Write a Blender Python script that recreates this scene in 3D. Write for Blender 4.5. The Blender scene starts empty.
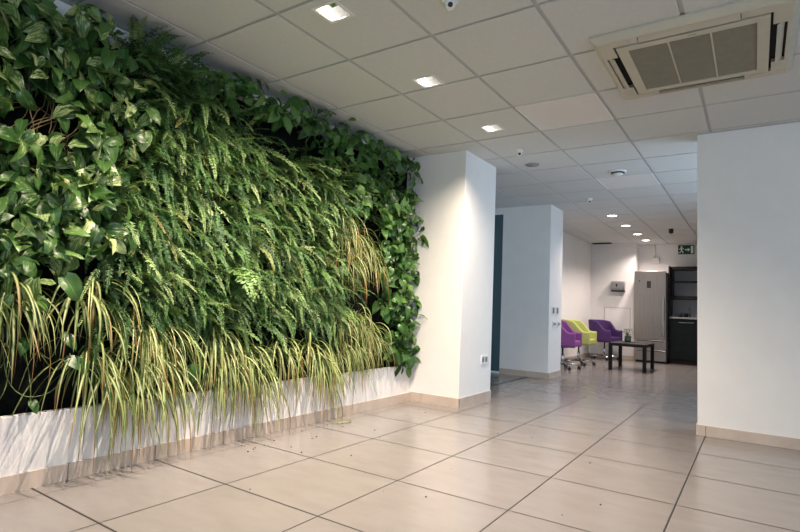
import bpy, math, random
import numpy as np
from mathutils import Vector, Matrix
random.seed(7)
rng = np.random.default_rng(11)
PI = math.pi
SC = bpy.context.scene
COL = SC.collection
H = 2.4389                      # ceiling height

# ------------------------------------------------------------------ materials
def new_mat(name):
    m = bpy.data.materials.new(name); m.use_nodes = True
    nt = m.node_tree
    return m, nt, nt.nodes['Principled BSDF'], nt.nodes['Material Output']

def N(nt, typ, **kw):
    n = nt.nodes.new(typ)
    for k, v in kw.items():
        setattr(n, k, v)
    return n

def L(nt, a, b): nt.links.new(a, b)

def noise(nt, scale, detail=3, rough=.55, vec=None, coord='Object'):
    n = N(nt, 'ShaderNodeTexNoise'); n.inputs['Scale'].default_value = scale
    n.inputs['Detail'].default_value = detail; n.inputs['Roughness'].default_value = rough
    if vec is None:
        tc = N(nt, 'ShaderNodeTexCoord'); vec = tc.outputs[coord]
    L(nt, vec, n.inputs['Vector'])
    return n.outputs['Fac']

def ramp(nt, fac, stops):
    r = N(nt, 'ShaderNodeValToRGB')
    el = r.color_ramp.elements
    while len(el) < len(stops): el.new(.5)
    for e, (p, c) in zip(el, stops):
        e.position = p; e.color = (*c, 1) if len(c) == 3 else c
    L(nt, fac, r.inputs['Fac'])
    return r.outputs['Color']

def math_n(nt, op, a, b=None, clamp=False):
    n = N(nt, 'ShaderNodeMath', operation=op); n.use_clamp = clamp
    for i, v in enumerate((a, b)):
        if v is None: continue
        if isinstance(v, (int, float)): n.inputs[i].default_value = v
        else: L(nt, v, n.inputs[i])
    return n.outputs[0]

def mixc(nt, fac, a, b, mode='MIX'):
    n = N(nt, 'ShaderNodeMix', data_type='RGBA', blend_type=mode)
    for i, v in ((0, fac), (6, a), (7, b)):
        if isinstance(v, (int, float)): n.inputs[i].default_value = v
        elif isinstance(v, tuple): n.inputs[i].default_value = (*v, 1)
        else: L(nt, v, n.inputs[i])
    return n.outputs[2]

def simple(name, col, rough=.6, metal=0., vary=.06, scale=18, bump=0., coat=0., spec=.5):
    m, nt, b, o = new_mat(name)
    f = noise(nt, scale)
    lo = tuple(c*(1-vary) for c in col); hi = tuple(min(1, c*(1+vary)) for c in col)
    L(nt, ramp(nt, f, [(.3, lo), (.7, hi)]), b.inputs['Base Color'])
    b.inputs['Roughness'].default_value = rough; b.inputs['Metallic'].default_value = metal
    b.inputs['Coat Weight'].default_value = coat; b.inputs['Specular IOR Level'].default_value = spec
    if bump:
        bn = N(nt, 'ShaderNodeBump'); bn.inputs['Strength'].default_value = bump; bn.inputs['Distance'].default_value = .002
        L(nt, noise(nt, scale*8), bn.inputs['Height']); L(nt, bn.outputs[0], b.inputs['Normal'])
    return m

def emit(name, col, strength):
    m, nt, b, o = new_mat(name)
    b.inputs['Base Color'].default_value = (.8, .8, .8, 1)
    b.inputs['Emission Color'].default_value = (*col, 1)
    b.inputs['Emission Strength'].default_value = strength
    return m

M = {}
M['wall'] = simple('white_paint', (.80, .79, .77), .75, vary=.02, scale=6, bump=.08)
M['ceil'] = simple('ceiling_tile', (.61, .615, .60), .9, vary=.03, scale=60, bump=.25)
M['cgrid'] = simple('ceiling_tee', (.43, .43, .42), .5, vary=.03)
M['panel'] = simple('pale_panel', (.72, .69, .67), .6, vary=.02)
M['plastic'] = simple('white_plastic', (.78, .78, .76), .4, vary=.03)
M['cream'] = simple('cream_plastic', (.52, .48, .385), .45, vary=.04, scale=9)
M['grille'] = simple('grille_plastic', (.30, .275, .21), .6, vary=.05)
M['dark'] = simple('dark_void', (.015, .015, .016), .8)
M['black'] = simple('black_plastic', (.02, .02, .022), .35, vary=.2)
M['blackwood'] = simple('black_laminate', (.008, .008, .009), .55, vary=.25, scale=30, spec=.25)
M['chrome'] = simple('chrome', (.62, .62, .63), .18, 1.0, vary=.03)
M['magenta'] = simple('magenta_fabric', (.23, .065, .25), .75, vary=.12, scale=70, bump=.2)
M['lime'] = simple('lime_fabric', (.48, .51, .15), .75, vary=.1, scale=70, bump=.2)
M['violet'] = simple('violet_fabric', (.06, .018, .12), .75, vary=.12, scale=70, bump=.2)
M['cabinet'] = simple('dark_green_door', (.007, .012, .013), .3, vary=.2, scale=8, spec=.25)
M['carcass'] = simple('dark_brown_board', (.016, .012, .011), .5, vary=.2, scale=12, spec=.25)
M['worktop'] = simple('grey_worktop', (.32, .33, .35), .35, vary=.1, scale=40)
M['splash'] = simple('pale_splashback', (.36, .39, .44), .3, vary=.03)
M['soil'] = simple('soil', (.022, .016, .012), .95, vary=.5, scale=80, bump=.6)
M['felt'] = simple('black_felt', (.007, .008, .007), 1.0, vary=.4, scale=40, spec=.1)
M['root'] = simple('dry_root', (.20, .14, .06), .8, vary=.3, scale=30)
M['stem'] = simple('green_stem', (.14, .2, .06), .6, vary=.3, scale=30)
M['rachis'] = simple('fern_rachis', (.13, .15, .05), .7, vary=.3, scale=30)
M['dry'] = simple('dry_leaf', (.36, .22, .08), .85, vary=.4, scale=25)
M['signgreen'] = simple('sign_green', (.004, .07, .035), .4, vary=.05)
M['signwhite'] = simple('sign_white', (.75, .82, .78), .5, vary=.02)
M['steelgrey'] = simple('dispenser_grey', (.33, .33, .34), .35, .6, vary=.05)
M['greydisc'] = simple('grey_disc', (.30, .29, .28), .7, vary=.05)
M['petrol'] = simple('petrol_wall', (.05, .09, .11), .7, vary=.1)
M['threshold'] = simple('threshold_metal', (.06, .06, .065), .4, .7)
M['glow'] = emit('lamp_glass', (1, .93, .86), 9)
M['glowfar'] = emit('round_lamp_glass', (1, .93, .9), 10)
M['mirror'] = simple('mirror_reflector', (.8, .8, .8), .05, 1.0, vary=.0)
M['innerwhite'] = simple('reflector_white', (.85, .85, .84), .4, vary=.0)
M['vaseglass'] = simple('green_glass', (.05, .09, .07), .08, vary=.1)
M['sky'] = emit('window_daylight', (.78, .89, 1), 2.2)

def steel():
    m, nt, b, o = new_mat('brushed_steel')
    tc = N(nt, 'ShaderNodeTexCoord'); mp = N(nt, 'ShaderNodeMapping')
    mp.inputs['Scale'].default_value = (240, 240, 2); L(nt, tc.outputs['Object'], mp.inputs['Vector'])
    f = noise(nt, 1, 3, .6, mp.outputs[0])
    L(nt, ramp(nt, f, [(.3, (.30, .285, .27)), (.7, (.42, .40, .38))]), b.inputs['Base Color'])
    b.inputs['Metallic'].default_value = .85; b.inputs['Roughness'].default_value = .3
    return m
M['steel'] = steel()

def skirting():
    m, nt, b, o = new_mat('skirting_tile')
    f = noise(nt, 5, 4)
    L(nt, ramp(nt, f, [(.3, (.47, .385, .325)), (.7, (.58, .49, .42))]), b.inputs['Base Color'])
    b.inputs['Roughness'].default_value = .4
    return m
M['skirt'] = skirting()
M['joint'] = simple('dark_joint', (.05, .045, .045), .9)

def floor_mat():
    m, nt, b, o = new_mat('porcelain_floor_tiles')
    tc = N(nt, 'ShaderNodeTexCoord'); sp = N(nt, 'ShaderNodeSeparateXYZ'); L(nt, tc.outputs['Object'], sp.inputs[0])
    TX, TY, OX, OY = .6224, .6134, -2.2021, 1.7789
    u = math_n(nt, 'DIVIDE', math_n(nt, 'SUBTRACT', sp.outputs[0], OX), TX)
    v = math_n(nt, 'DIVIDE', math_n(nt, 'SUBTRACT', sp.outputs[1], OY), TY)
    def dist(t, w):   # distance to nearest joint in metres
        fr = math_n(nt, 'FRACT', math_n(nt, 'ADD', t, .5))
        return math_n(nt, 'MULTIPLY', math_n(nt, 'ABSOLUTE', math_n(nt, 'SUBTRACT', fr, .5)), w)
    du, dv = dist(u, TX), dist(v, TY)
    # the row along the wall is cut: its joint sits a little out from the plinth
    edge = math_n(nt, 'ABSOLUTE', math_n(nt, 'ADD', sp.outputs[0], 2.70))
    inner = math_n(nt, 'GREATER_THAN', sp.outputs[0], -2.6)
    du2 = math_n(nt, 'ADD', du, math_n(nt, 'MULTIPLY', math_n(nt, 'SUBTRACT', 1.0, inner), 1.0))
    d = math_n(nt, 'MINIMUM', math_n(nt, 'MINIMUM', math_n(nt, 'MULTIPLY', du2, .55), math_n(nt, 'MULTIPLY', dv, .45)), edge)
    mr = N(nt, 'ShaderNodeMapRange'); L(nt, d, mr.inputs['Value'])
    mr.inputs['From Min'].default_value = .0016; mr.inputs['From Max'].default_value = .0032
    mr.inputs['To Min'].default_value = 1; mr.inputs['To Max'].default_value = 0
    grout = mr.outputs[0]
    cb = N(nt, 'ShaderNodeCombineXYZ'); L(nt, math_n(nt, 'FLOOR', u), cb.inputs[0]); L(nt, math_n(nt, 'FLOOR', v), cb.inputs[1])
    wn = N(nt, 'ShaderNodeTexWhiteNoise', noise_dimensions='3D'); L(nt, cb.outputs[0], wn.inputs['Vector'])
    # veining, shifted per tile
    va = N(nt, 'ShaderNodeVectorMath', operation='MULTIPLY_ADD'); L(nt, wn.outputs['Color'], va.inputs[0])
    va.inputs[1].default_value = (20, 20, 20); L(nt, tc.outputs['Object'], va.inputs[2])
    mp = N(nt, 'ShaderNodeMapping'); mp.inputs['Scale'].default_value = (1.2, 3, 1); mp.inputs['Rotation'].default_value = (0, 0, .5)
    L(nt, va.outputs[0], mp.inputs['Vector'])
    n1 = noise(nt, 3.2, 6, .62, mp.outputs[0]); n2 = noise(nt, 45, 3, .6)
    base = ramp(nt, n1, [(.28, (.222, .205, .197)), (.5, (.25, .232, .224)), (.75, (.275, .257, .248))])
    base = mixc(nt, math_n(nt, 'MULTIPLY', n2, .22), base, (.21, .195, .187))
    tile = mixc(nt, math_n(nt, 'MULTIPLY', wn.outputs['Value'], .3), base, (.25, .232, .224))
    L(nt, mixc(nt, grout, tile, (.022, .02, .02)), b.inputs['Base Color'])
    r0 = N(nt, 'ShaderNodeMapRange'); L(nt, n1, r0.inputs['Value']); r0.inputs['To Min'].default_value = .15; r0.inputs['To Max'].default_value = .26
    L(nt, math_n(nt, 'ADD', r0.outputs[0], math_n(nt, 'MULTIPLY', grout, .5)), b.inputs['Roughness'])
    b.inputs['Specular IOR Level'].default_value = .55
    bn = N(nt, 'ShaderNodeBump'); bn.inputs['Strength'].default_value = .35; bn.inputs['Distance'].default_value = .002
    L(nt, math_n(nt, 'ADD', math_n(nt, 'MULTIPLY', grout, -1), math_n(nt, 'MULTIPLY', n2, .05)), bn.inputs['Height'])
    L(nt, bn.outputs[0], b.inputs['Normal'])
    return m
M['floor'] = floor_mat()

def kerb_mat():
    m, nt, b, o = new_mat('stained_white_render')
    tc = N(nt, 'ShaderNodeTexCoord'); mp = N(nt, 'ShaderNodeMapping'); mp.inputs['Scale'].default_value = (3, 5, 1.6)
    L(nt, tc.outputs['Object'], mp.inputs['Vector'])
    f = noise(nt, 1.6, 5, .65, mp.outputs[0])
    f2 = noise(nt, 60, 3)
    c = ramp(nt, f, [(.28, (.50, .49, .53)), (.42, (.72, .70, .70)), (.55, (.82, .80, .785))])
    L(nt, mixc(nt, math_n(nt, 'MULTIPLY', f2, .12), c, (.45, .42, .42)), b.inputs['Base Color'])
    b.inputs['Roughness'].default_value = .8
    bn = N(nt, 'ShaderNodeBump'); bn.inputs['Strength'].default_value = .3; bn.inputs['Distance'].default_value = .004
    L(nt, f, bn.inputs['Height']); L(nt, bn.outputs[0], b.inputs['Normal'])
    return m
M['kerb'] = kerb_mat()

def glass_mat():
    m, nt, b, o = new_mat('dark_teal_glass')
    b.inputs['Base Color'].default_value = (.085, .155, .18, 1); b.inputs['Roughness'].default_value = .06
    tr = N(nt, 'ShaderNodeBsdfTransparent'); tr.inputs[0].default_value = (.45, .7, .75, 1)
    mx = N(nt, 'ShaderNodeMixShader'); mx.inputs[0].default_value = .75
    L(nt, tr.outputs[0], mx.inputs[1]); L(nt, b.outputs[0], mx.inputs[2]); L(nt, mx.outputs[0], o.inputs['Surface'])
    return m
M['glass'] = glass_mat()

# leaves: colour from the leaf's own uv (u along, v across) and a per-leaf tint attribute
def leaf_mat(name, kind):
    m, nt, b, o = new_mat(name)
    uv = N(nt, 'ShaderNodeUVMap'); sp = N(nt, 'ShaderNodeSeparateXYZ'); L(nt, uv.outputs[0], sp.inputs[0])
    at = N(nt, 'ShaderNodeAttribute'); at.attribute_name = 'tint'
    sa = N(nt, 'ShaderNodeSeparateColor'); L(nt, at.outputs['Color'], sa.inputs[0])
    r1, r2, r3 = sa.outputs[0], sa.outputs[1], sa.outputs[2]
    mid = math_n(nt, 'ABSOLUTE', math_n(nt, 'SUBTRACT', sp.outputs[1], .5))     # 0 at midrib, .5 at edge
    if kind in ('pothos', 'glossy'):
        if kind == 'pothos':
            base = ramp(nt, r1, [(0, (.012, .045, .012)), (.45, (.04, .115, .026)), (1, (.12, .24, .055))])
        else:
            base = ramp(nt, r1, [(0, (.012, .05, .012)), (.45, (.045, .135, .026)), (1, (.16, .30, .07))])
        cb = N(nt, 'ShaderNodeCombineXYZ'); L(nt, math_n(nt, 'MULTIPLY', sp.outputs[0], 3.0), cb.inputs[0])
        L(nt, math_n(nt, 'MULTIPLY', sp.outputs[1], 8.0), cb.inputs[1]); L(nt, math_n(nt, 'MULTIPLY', r3, 50.0), cb.inputs[2])
        n = noise(nt, 1.1, 4, .65, cb.outputs[0])
        thr = math_n(nt, 'SUBTRACT', n, math_n(nt, 'SUBTRACT', .78, math_n(nt, 'MULTIPLY', r2, (.46 if kind == 'pothos' else .24))))
        var = math_n(nt, 'MULTIPLY', thr, 9.0, clamp=True)
        col = mixc(nt, math_n(nt, 'MULTIPLY', var, .85), base, (.46, .55, .24))
        rib = math_n(nt, 'SUBTRACT', 1.0, math_n(nt, 'MULTIPLY', mid, 22.0), clamp=True)
        col = mixc(nt, math_n(nt, 'MULTIPLY', rib, .35), col, (.3, .42, .16))
        rough, tl = .36, .16
    elif kind == 'fern':
        base = ramp(nt, r1, [(0, (.011, .05, .018)), (.4, (.045, .14, .036)), (.7, (.13, .265, .07)), (1, (.33, .44, .18))])
        old = math_n(nt, 'MULTIPLY', math_n(nt, 'SUBTRACT', r2, .8, clamp=True), 4.0, clamp=True)
        col = mixc(nt, old, base, (.36, .29, .09))
        rough, tl = .55, .2
    else:   # spider plant: pale stripe down the middle, green edges, browned tips
        stripe = math_n(nt, 'SUBTRACT', 1.0, math_n(nt, 'MULTIPLY', math_n(nt, 'SUBTRACT', mid, .16, clamp=True), 9.0), clamp=True)
        g = ramp(nt, r1, [(0, (.05, .11, .02)), (1, (.19, .27, .06))])
        c2 = ramp(nt, r3, [(0, (.33, .39, .14)), (1, (.66, .63, .36))])
        col = mixc(nt, stripe, g, c2)
        tipb = math_n(nt, 'MULTIPLY', math_n(nt, 'SUBTRACT', sp.outputs[0], math_n(nt, 'SUBTRACT', 1.15, math_n(nt, 'MULTIPLY', r2, .75))), 3.0, clamp=True)
        col = mixc(nt, tipb, col, (.27, .14, .045))
        rough, tl = .5, .18
    L(nt, col, b.inputs['Base Color']); b.inputs['Roughness'].default_value = rough
    b.inputs['Specular IOR Level'].default_value = .45
    t = N(nt, 'ShaderNodeBsdfTranslucent'); L(nt, mixc(nt, .4, col, (.35, .5, .08)), t.inputs['Color'])
    mx = N(nt, 'ShaderNodeMixShader'); mx.inputs[0].default_value = tl
    L(nt, b.outputs[0], mx.inputs[1]); L(nt, t.outputs[0], mx.inputs[2]); L(nt, mx.outputs[0], o.inputs['Surface'])
    return m
M['pothos'] = leaf_mat('variegated_leaf', 'pothos')
M['glossy'] = leaf_mat('glossy_leaf', 'glossy')
M['fern'] = leaf_mat('fern_leaf', 'fern')
M['spider'] = leaf_mat('striped_leaf', 'spider')

# ------------------------------------------------------------------ mesh helpers
class MB:
    """collects shapes, then links them as ONE mesh object"""
    def __init__(s): s.v, s.f, s.mi = [], [], []; s.cur = 0
    def add(s, vs, fs):
        k = len(s.v); s.v += [tuple(p) for p in vs]
        for f in fs: s.f.append(tuple(i+k for i in f)); s.mi.append(s.cur)
        return s
    def box(s, a, b):
        x0, y0, z0 = (min(a[i], b[i]) for i in range(3)); x1, y1, z1 = (max(a[i], b[i]) for i in range(3))
        return s.add([(x0,y0,z0),(x1,y0,z0),(x1,y1,z0),(x0,y1,z0),(x0,y0,z1),(x1,y0,z1),(x1,y1,z1),(x0,y1,z1)],
                     [(0,3,2,1),(4,5,6,7),(0,1,5,4),(1,2,6,5),(2,3,7,6),(3,0,4,7)])
    def lathe(s, prof, n=24, c=(0,0,0), axis='z'):
        k = len(prof); vs = []
        for r, h in prof:
            for i in range(n):
                a = 2*PI*i/n; p = (r*math.cos(a), r*math.sin(a), h)
                if axis == 'x': p = (p[2], p[0], p[1])
                if axis == 'y': p = (p[1], p[2], p[0])
                vs.append((p[0]+c[0], p[1]+c[1], p[2]+c[2]))
        fs = [(j*n+i, j*n+(i+1) % n, (j+1)*n+(i+1) % n, (j+1)*n+i) for j in range(k-1) for i in range(n)]
        fs += [tuple(reversed(range(n))), tuple((k-1)*n+i for i in range(n))]
        return s.add(vs, fs)
    def tube(s, pts, r, n=8):
        pts = [Vector(p) for p in pts]; vs = []
        rs = r if isinstance(r, (list, tuple)) else [r]*len(pts)
        ref = None
        for i, p in enumerate(pts):
            t = (pts[min(i+1, len(pts)-1)]-pts[max(i-1, 0)]).normalized()
            if ref is None: ref = Vector((0,0,1)) if abs(t.z) < .9 else Vector((1,0,0))
            a = t.cross(ref)
            if a.length < 1e-6: a = t.orthogonal()
            a.normalize(); b = t.cross(a); ref = -b if False else ref
            for k in range(n):
                w = 2*PI*k/n; vs.append(p+(a*math.cos(w)+b*math.sin(w))*rs[i])
        m = len(pts)
        fs = [(j*n+i, j*n+(i+1) % n, (j+1)*n+(i+1) % n, (j+1)*n+i) for j in range(m-1) for i in range(n)]
        fs += [tuple(reversed(range(n))), tuple((m-1)*n+i for i in range(n))]
        return s.add(vs, fs)
    def prism(s, poly, o, ax, ay, n, t):
        """extrude a 2-D outline: o + x*ax + y*ay, thickness t along n"""
        o, ax, ay, n = map(Vector, (o, ax, ay, n)); k = len(poly)
        vs = [o+ax*x+ay*y for x, y in poly]+[o+ax*x+ay*y+n*t for x, y in poly]
        return s.add(vs, [tuple(reversed(range(k))), tuple(range(k, 2*k))]+[(i, (i+1) % k, k+(i+1) % k, k+i) for i in range(k)])
    def plate(s, xs, ys, z0, z1, skip=()):
        for i in range(len(xs)-1):
            for j in range(len(ys)-1):
                if (i, j) not in skip: s.box((xs[i], ys[j], z0), (xs[i+1], ys[j+1], z1))
        return s
    def build(s, name, mats, parent=None, smooth=False, bevel=0., loc=None):
        me = bpy.data.meshes.new(name); me.from_pydata(s.v, [], s.f); 
        mats = mats if isinstance(mats, (list, tuple)) else [mats]
        for m in mats: me.materials.append(m)
        if len(mats) > 1: me.polygons.foreach_set('material_index', s.mi)
        if smooth: me.polygons.foreach_set('use_smooth', [True]*len(me.polygons))
        me.update()
        o = bpy.data.objects.new(name, me); COL.objects.link(o)
        if parent is not None: o.parent = parent
        if loc is not None: o.location = loc
        if bevel:
            b = o.modifiers.new('bevel', 'BEVEL'); b.width = bevel; b.segments = 2; b.limit_method = 'ANGLE'
            me.polygons.foreach_set('use_smooth', [True]*len(me.polygons))
            w = o.modifiers.new('normals', 'WEIGHTED_NORMAL'); w.keep_sharp = True
        return o

def tag(o, label=None, cat=None, group=None, kind=None):
    if label: o['label'] = label
    if cat: o['category'] = cat
    if group: o['group'] = group
    if kind: o['kind'] = kind
    return o
def thing(name, label, cat, loc=(0,0,0), rz=0, group=None):
    o = bpy.data.objects.new(name, None); COL.objects.link(o)
    o.empty_display_size = .1; o.location = loc; o.rotation_euler = (0, 0, rz)
    return tag(o, label, cat, group)
def struct(name, mb, m, **k): return tag(mb.build(name, m, **k), kind='structure')
def copy_tree(o, parent=None):
    c = o.copy(); COL.objects.link(c)
    if parent: c.parent = parent
    for ch in list(o.children): copy_tree(ch, c)
    return c

# ------------------------------------------------------------------ room shell
XR, YB, YE = 4.0, -3.0, 12.25
struct('floor', MB().box((-4.1, YB-.1, -.1), (XR+.1, YE+.5, 0)), M['floor'])
# left wall behind the planting, with the return beside the pillar
struct('wall_left', MB().box((-3.15, YB, 0), (-3.0, 5.15, 2.6)), M['wall'])
struct('wall_side', MB().box((-4.1, 4.9, 0), (-3.15, 5.15, 2.6)).box((-4.1, 5.15, 0), (-4.0, 9.2, 2.6)), M['wall'])
struct('pillar', MB().box((-2.999, 4.44, 0), (-2.29, 5.149, 2.6)), M['wall'], bevel=.004)
# wall with the glass door, flush with the second pillar
struct('wall_middle', MB().box((-3.10, 7.27, 0), (-2.385, 7.84, 2.6)).box((-4.0, 7.27, 2.34), (-3.10, 7.42, 2.6))
       .box((-4.0, 7.27, 0), (-3.10, 7.42, .03)).box((-4.0, 7.27, .03), (-3.86, 7.42, 2.34)), M['wall'])
struct('wall_left_far', MB().box((-3.10, 7.84, 0), (-2.98, 11.86, 2.6)), M['wall'])
struct('wall_far', MB().box((-3.10, 11.86, 0), (-2.07, 12.4, 2.6)).box((-2.07, 12.25, 0), (XR, 12.4, 2.6)), M['wall'])
struct('wall_behind_glass', MB().box((-4.0, 9.1, 0), (-3.1, 9.2, 2.6)), M['petrol'])
# right partition and the outer walls with window openings
struct('wall_right', MB().box((-.39, 4.89, 0), (XR, 5.09, 2.6)), M['wall'], bevel=.003)
struct('wall_daylight_block', MB().box((.40, 7.4, 0), (.52, YE, 2.6)).box((.52, 7.4, 0), (1.35, 7.52, 2.6)), M['wall'])  # unseen partition, added to keep window daylight off the refrigerator and lounge
struct('wall_side_far', MB().box((1.2, 5.09, 0), (1.35, 5.25, 2.6)).box((1.2, 7.2, 0), (1.35, 7.4, 2.6)).box((1.2, 5.25, 0), (1.35, 7.2, .25)).box((1.2, 5.25, 2.2), (1.35, 7.2, 2.6)), M['wall'])
wz0, wz1 = .5, 2.2
mb = MB()
ys = [YB-.1, -1.6, 2.6, YE+.15]
for i in range(3):
    if i == 1:
        mb.box((XR, ys[i], 0), (XR+.15, ys[i+1], wz0)).box((XR, ys[i], wz1), (XR+.15, ys[i+1], 2.6))
    else: mb.box((XR, ys[i], 0), (XR+.15, ys[i+1], 2.6))
struct('wall_outer', mb, M['wall'])
mb = MB()
mb.box((-3.15, YB-.15, 0), (1.4, YB, 2.6)).box((3.9, YB-.15, 0), (XR, YB, 2.6)).box((1.4, YB-.15, 0), (3.9, YB, wz0)).box((1.4, YB-.15, wz1), (3.9, YB, 2.6))
struct('wall_back', mb, M['wall'])
def window(n, a, b, axis):
    m = MB(); w = .06
    if axis == 'y':
        x = a[0]
        for (y0, y1, z0, z1) in ((a[1], b[1], a[2], a[2]+w), (a[1], b[1], b[2]-w, b[2]), (a[1], a[1]+w, a[2], b[2]), (b[1]-w, b[1], a[2], b[2]), ((a[1]+b[1])/2-w/2, (a[1]+b[1])/2+w/2, a[2], b[2])):
            m.box((x+.03, y0, z0), (x+.09, y1, z1))
    else:
        y = a[1]
        for (x0, x1, z0, z1) in ((a[0], b[0], a[2], a[2]+w), (a[0], b[0], b[2]-w, b[2]), (a[0], a[0]+w, a[2], b[2]), (b[0]-w, b[0], a[2], b[2]), ((a[0]+b[0])/2-w/2, (a[0]+b[0])/2+w/2, a[2], b[2])):
            m.box((x0, y-.09, z0), (x1, y-.03, z1))
    struct('window_%d' % n, m, M['plastic'])
window(1, (XR, -1.6, wz0), (XR, 2.6, wz1), 'y')
window(2, (1.2, 5.25, .25), (1.2, 7.2, wz1), 'y')
window(3, (1.4, YB, wz0), (3.9, YB, wz1), 'x')

# ceiling: tegular tiles hung below a tee grid
CX0, CY0, P = -2.6924, 2.4283, .6
LIGHTS = [(-1.818, 1.966), (-1.818, 2.936), (-1.818, 3.978)]
HW = .070
ce = MB(); gap = .011
nx0, nx1 = -3, 12; ny0, ny1 = -10, 17
for i in range(nx0, nx1):
    for j in range(ny0, ny1):
        x0, x1 = CX0+i*P+gap, CX0+(i+1)*P-gap; y0, y1 = CY0+j*P+gap, CY0+(j+1)*P-gap
        x0, x1 = max(x0, -4.05), min(x1, XR); y0, y1 = max(y0, YB), min(y1, YE)
        if x1-x0 < .02 or y1-y0 < .02: continue
        hole = next((l for l in LIGHTS if x0 < l[0] < x1 and y0 < l[1] < y1), None)
        if hole:
            ce.plate([x0, hole[0]-HW, hole[0]+HW, x1], [y0, max(y0, hole[1]-HW), min(y1, hole[1]+HW), y1], H, H+.015, {(1, 1)})
        elif (i, j) in ((2, 2), (2, 6)): continue          # these two cells hold pale panels
        elif (i in (3, 4)) and j in (0, 1, 2) and False: continue
        else: ce.box((x0, y0, H), (x1, y1, H+.015))
ce.cur = 1
for i in range(nx0, nx1+1):
    x = CX0+i*P
    if -4.05 < x < XR: ce.box((x-.0125, YB, H+.006), (x+.0125, YE, H+.03))
for j in range(ny0, ny1+1):
    y = CY0+j*P
    if YB < y < YE: ce.box((-4.05, y-.0125, H+.0075), (XR, y+.0125, H+.028))
ce.cur = 0
ce.box((-4.1, YB-.1, 2.6), (XR+.15, YE+.15, 2.7))
struct('ceiling', ce, [M['ceil'], M['cgrid']])
# wall angle where the ceiling meets the left wall
struct('trim_1', MB().box((-3.0, YB, H-.002), (-2.975, 4.44, H+.012)), M['cgrid'])
struct('trim_2', MB().box((-.39, 4.868, H-.004), (XR, 4.89, H+.012)), M['cgrid'])

# skirting tiles with dark joints
def skirt(name, segs, h=.079, t=.011, step=.41):
    m = MB()
    for (p, q, nrm, off) in segs:
        p, q, nrm = Vector((*p, 0)), Vector((*q, 0)), Vector((*nrm, 0)); d = (q-p); Ln = d.length; d.normalize()
        s = -off
        while s < Ln:
            a, b = max(s, 0)+.0015, min(s+step, Ln)-.0015
            if b-a > .005:
                A, B = p+d*a, p+d*b+nrm*t
                m.cur = 0; m.box((A.x, A.y, 0), (B.x, B.y, h))
            s += step
        A, B = p, q+nrm*(t-.003); m.cur = 1; m.box((A.x, A.y, 0), (B.x, B.y, h-.003))
    return struct(name, m, [M['skirt'], M['joint']])
skirt('baseboard_left', [((-2.83, YB), (-2.83, 4.44), (1, 0), .28)], step=.46)
skirt('baseboard_pillar', [((-2.819, 4.44), (-2.279, 4.44), (0, -1), .28), ((-2.29, 4.44), (-2.29, 5.149), (1, 0), .08)], h=.088, step=.41)
skirt('baseboard_middle', [((-3.10, 7.27), (-2.374, 7.27), (0, -1), .02), ((-2.385, 7.27), (-2.385, 7.84), (1, 0), .1)], h=.08)
skirt('baseboard_right', [((-.401, 4.89), (XR, 4.89), (0, -1), .545), ((-.39, 4.885), (-.39, 5.09), (-1, 0), 0)], h=.079, step=.6134)
skirt('baseboard_far', [((-2.98, 7.84), (-2.98, 11.86), (1, 0), 0), ((-2.98, 11.86), (-2.07, 11.86), (0, -1), 0)], h=.08)
tag(MB().box((-2.672, 5.16, -.004), (-2.655, 7.25, .004)).build('threshold_strip', M['threshold']), 'dark metal threshold strip in the floor between the two white pillars', 'floor strip')

# glass door beside the second pillar
d = MB().box((-3.86, 7.274, .03), (-3.10, 7.286, 2.34))
dr = struct('door_1', d, M['glass'])
dh = MB().box((-3.80, 7.24, 1.02), (-3.78, 7.274, 1.2)); dh.build('door_handle', M['chrome'], dr)
fr = MB()
fr.box((-3.109, 7.286, .03), (-3.10, 7.32, 2.34)).box((-3.86, 7.286, 2.32), (-3.109, 7.32, 2.34))
fr.build('door_frame', M['plastic'], dr)

# planter
pl = thing('planter_trough', 'long low white rendered planter trough under the living green wall', 'planter', (-2.9, 2, 0))
def rel(m, name, mat, parent, **k):
    o = m.build(name, mat, parent, **k); o.matrix_parent_inverse = Matrix.Translation(-parent.location); return o
rel(MB().box((-2.87, YB, 0), (-2.83, 4.439, .345)), 'front_face', M['kerb'], pl, bevel=.004)
rel(MB().box((-2.985, YB, .0), (-2.87, 4.439, .325)), 'soil', M['soil'], pl)
tag(MB().box((-2.999, YB, .327), (-2.96, 4.439, 2.30)).build('planting_panel', M['felt']), 'black felt planting panel behind the foliage of the green wall', 'planting panel')

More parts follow.
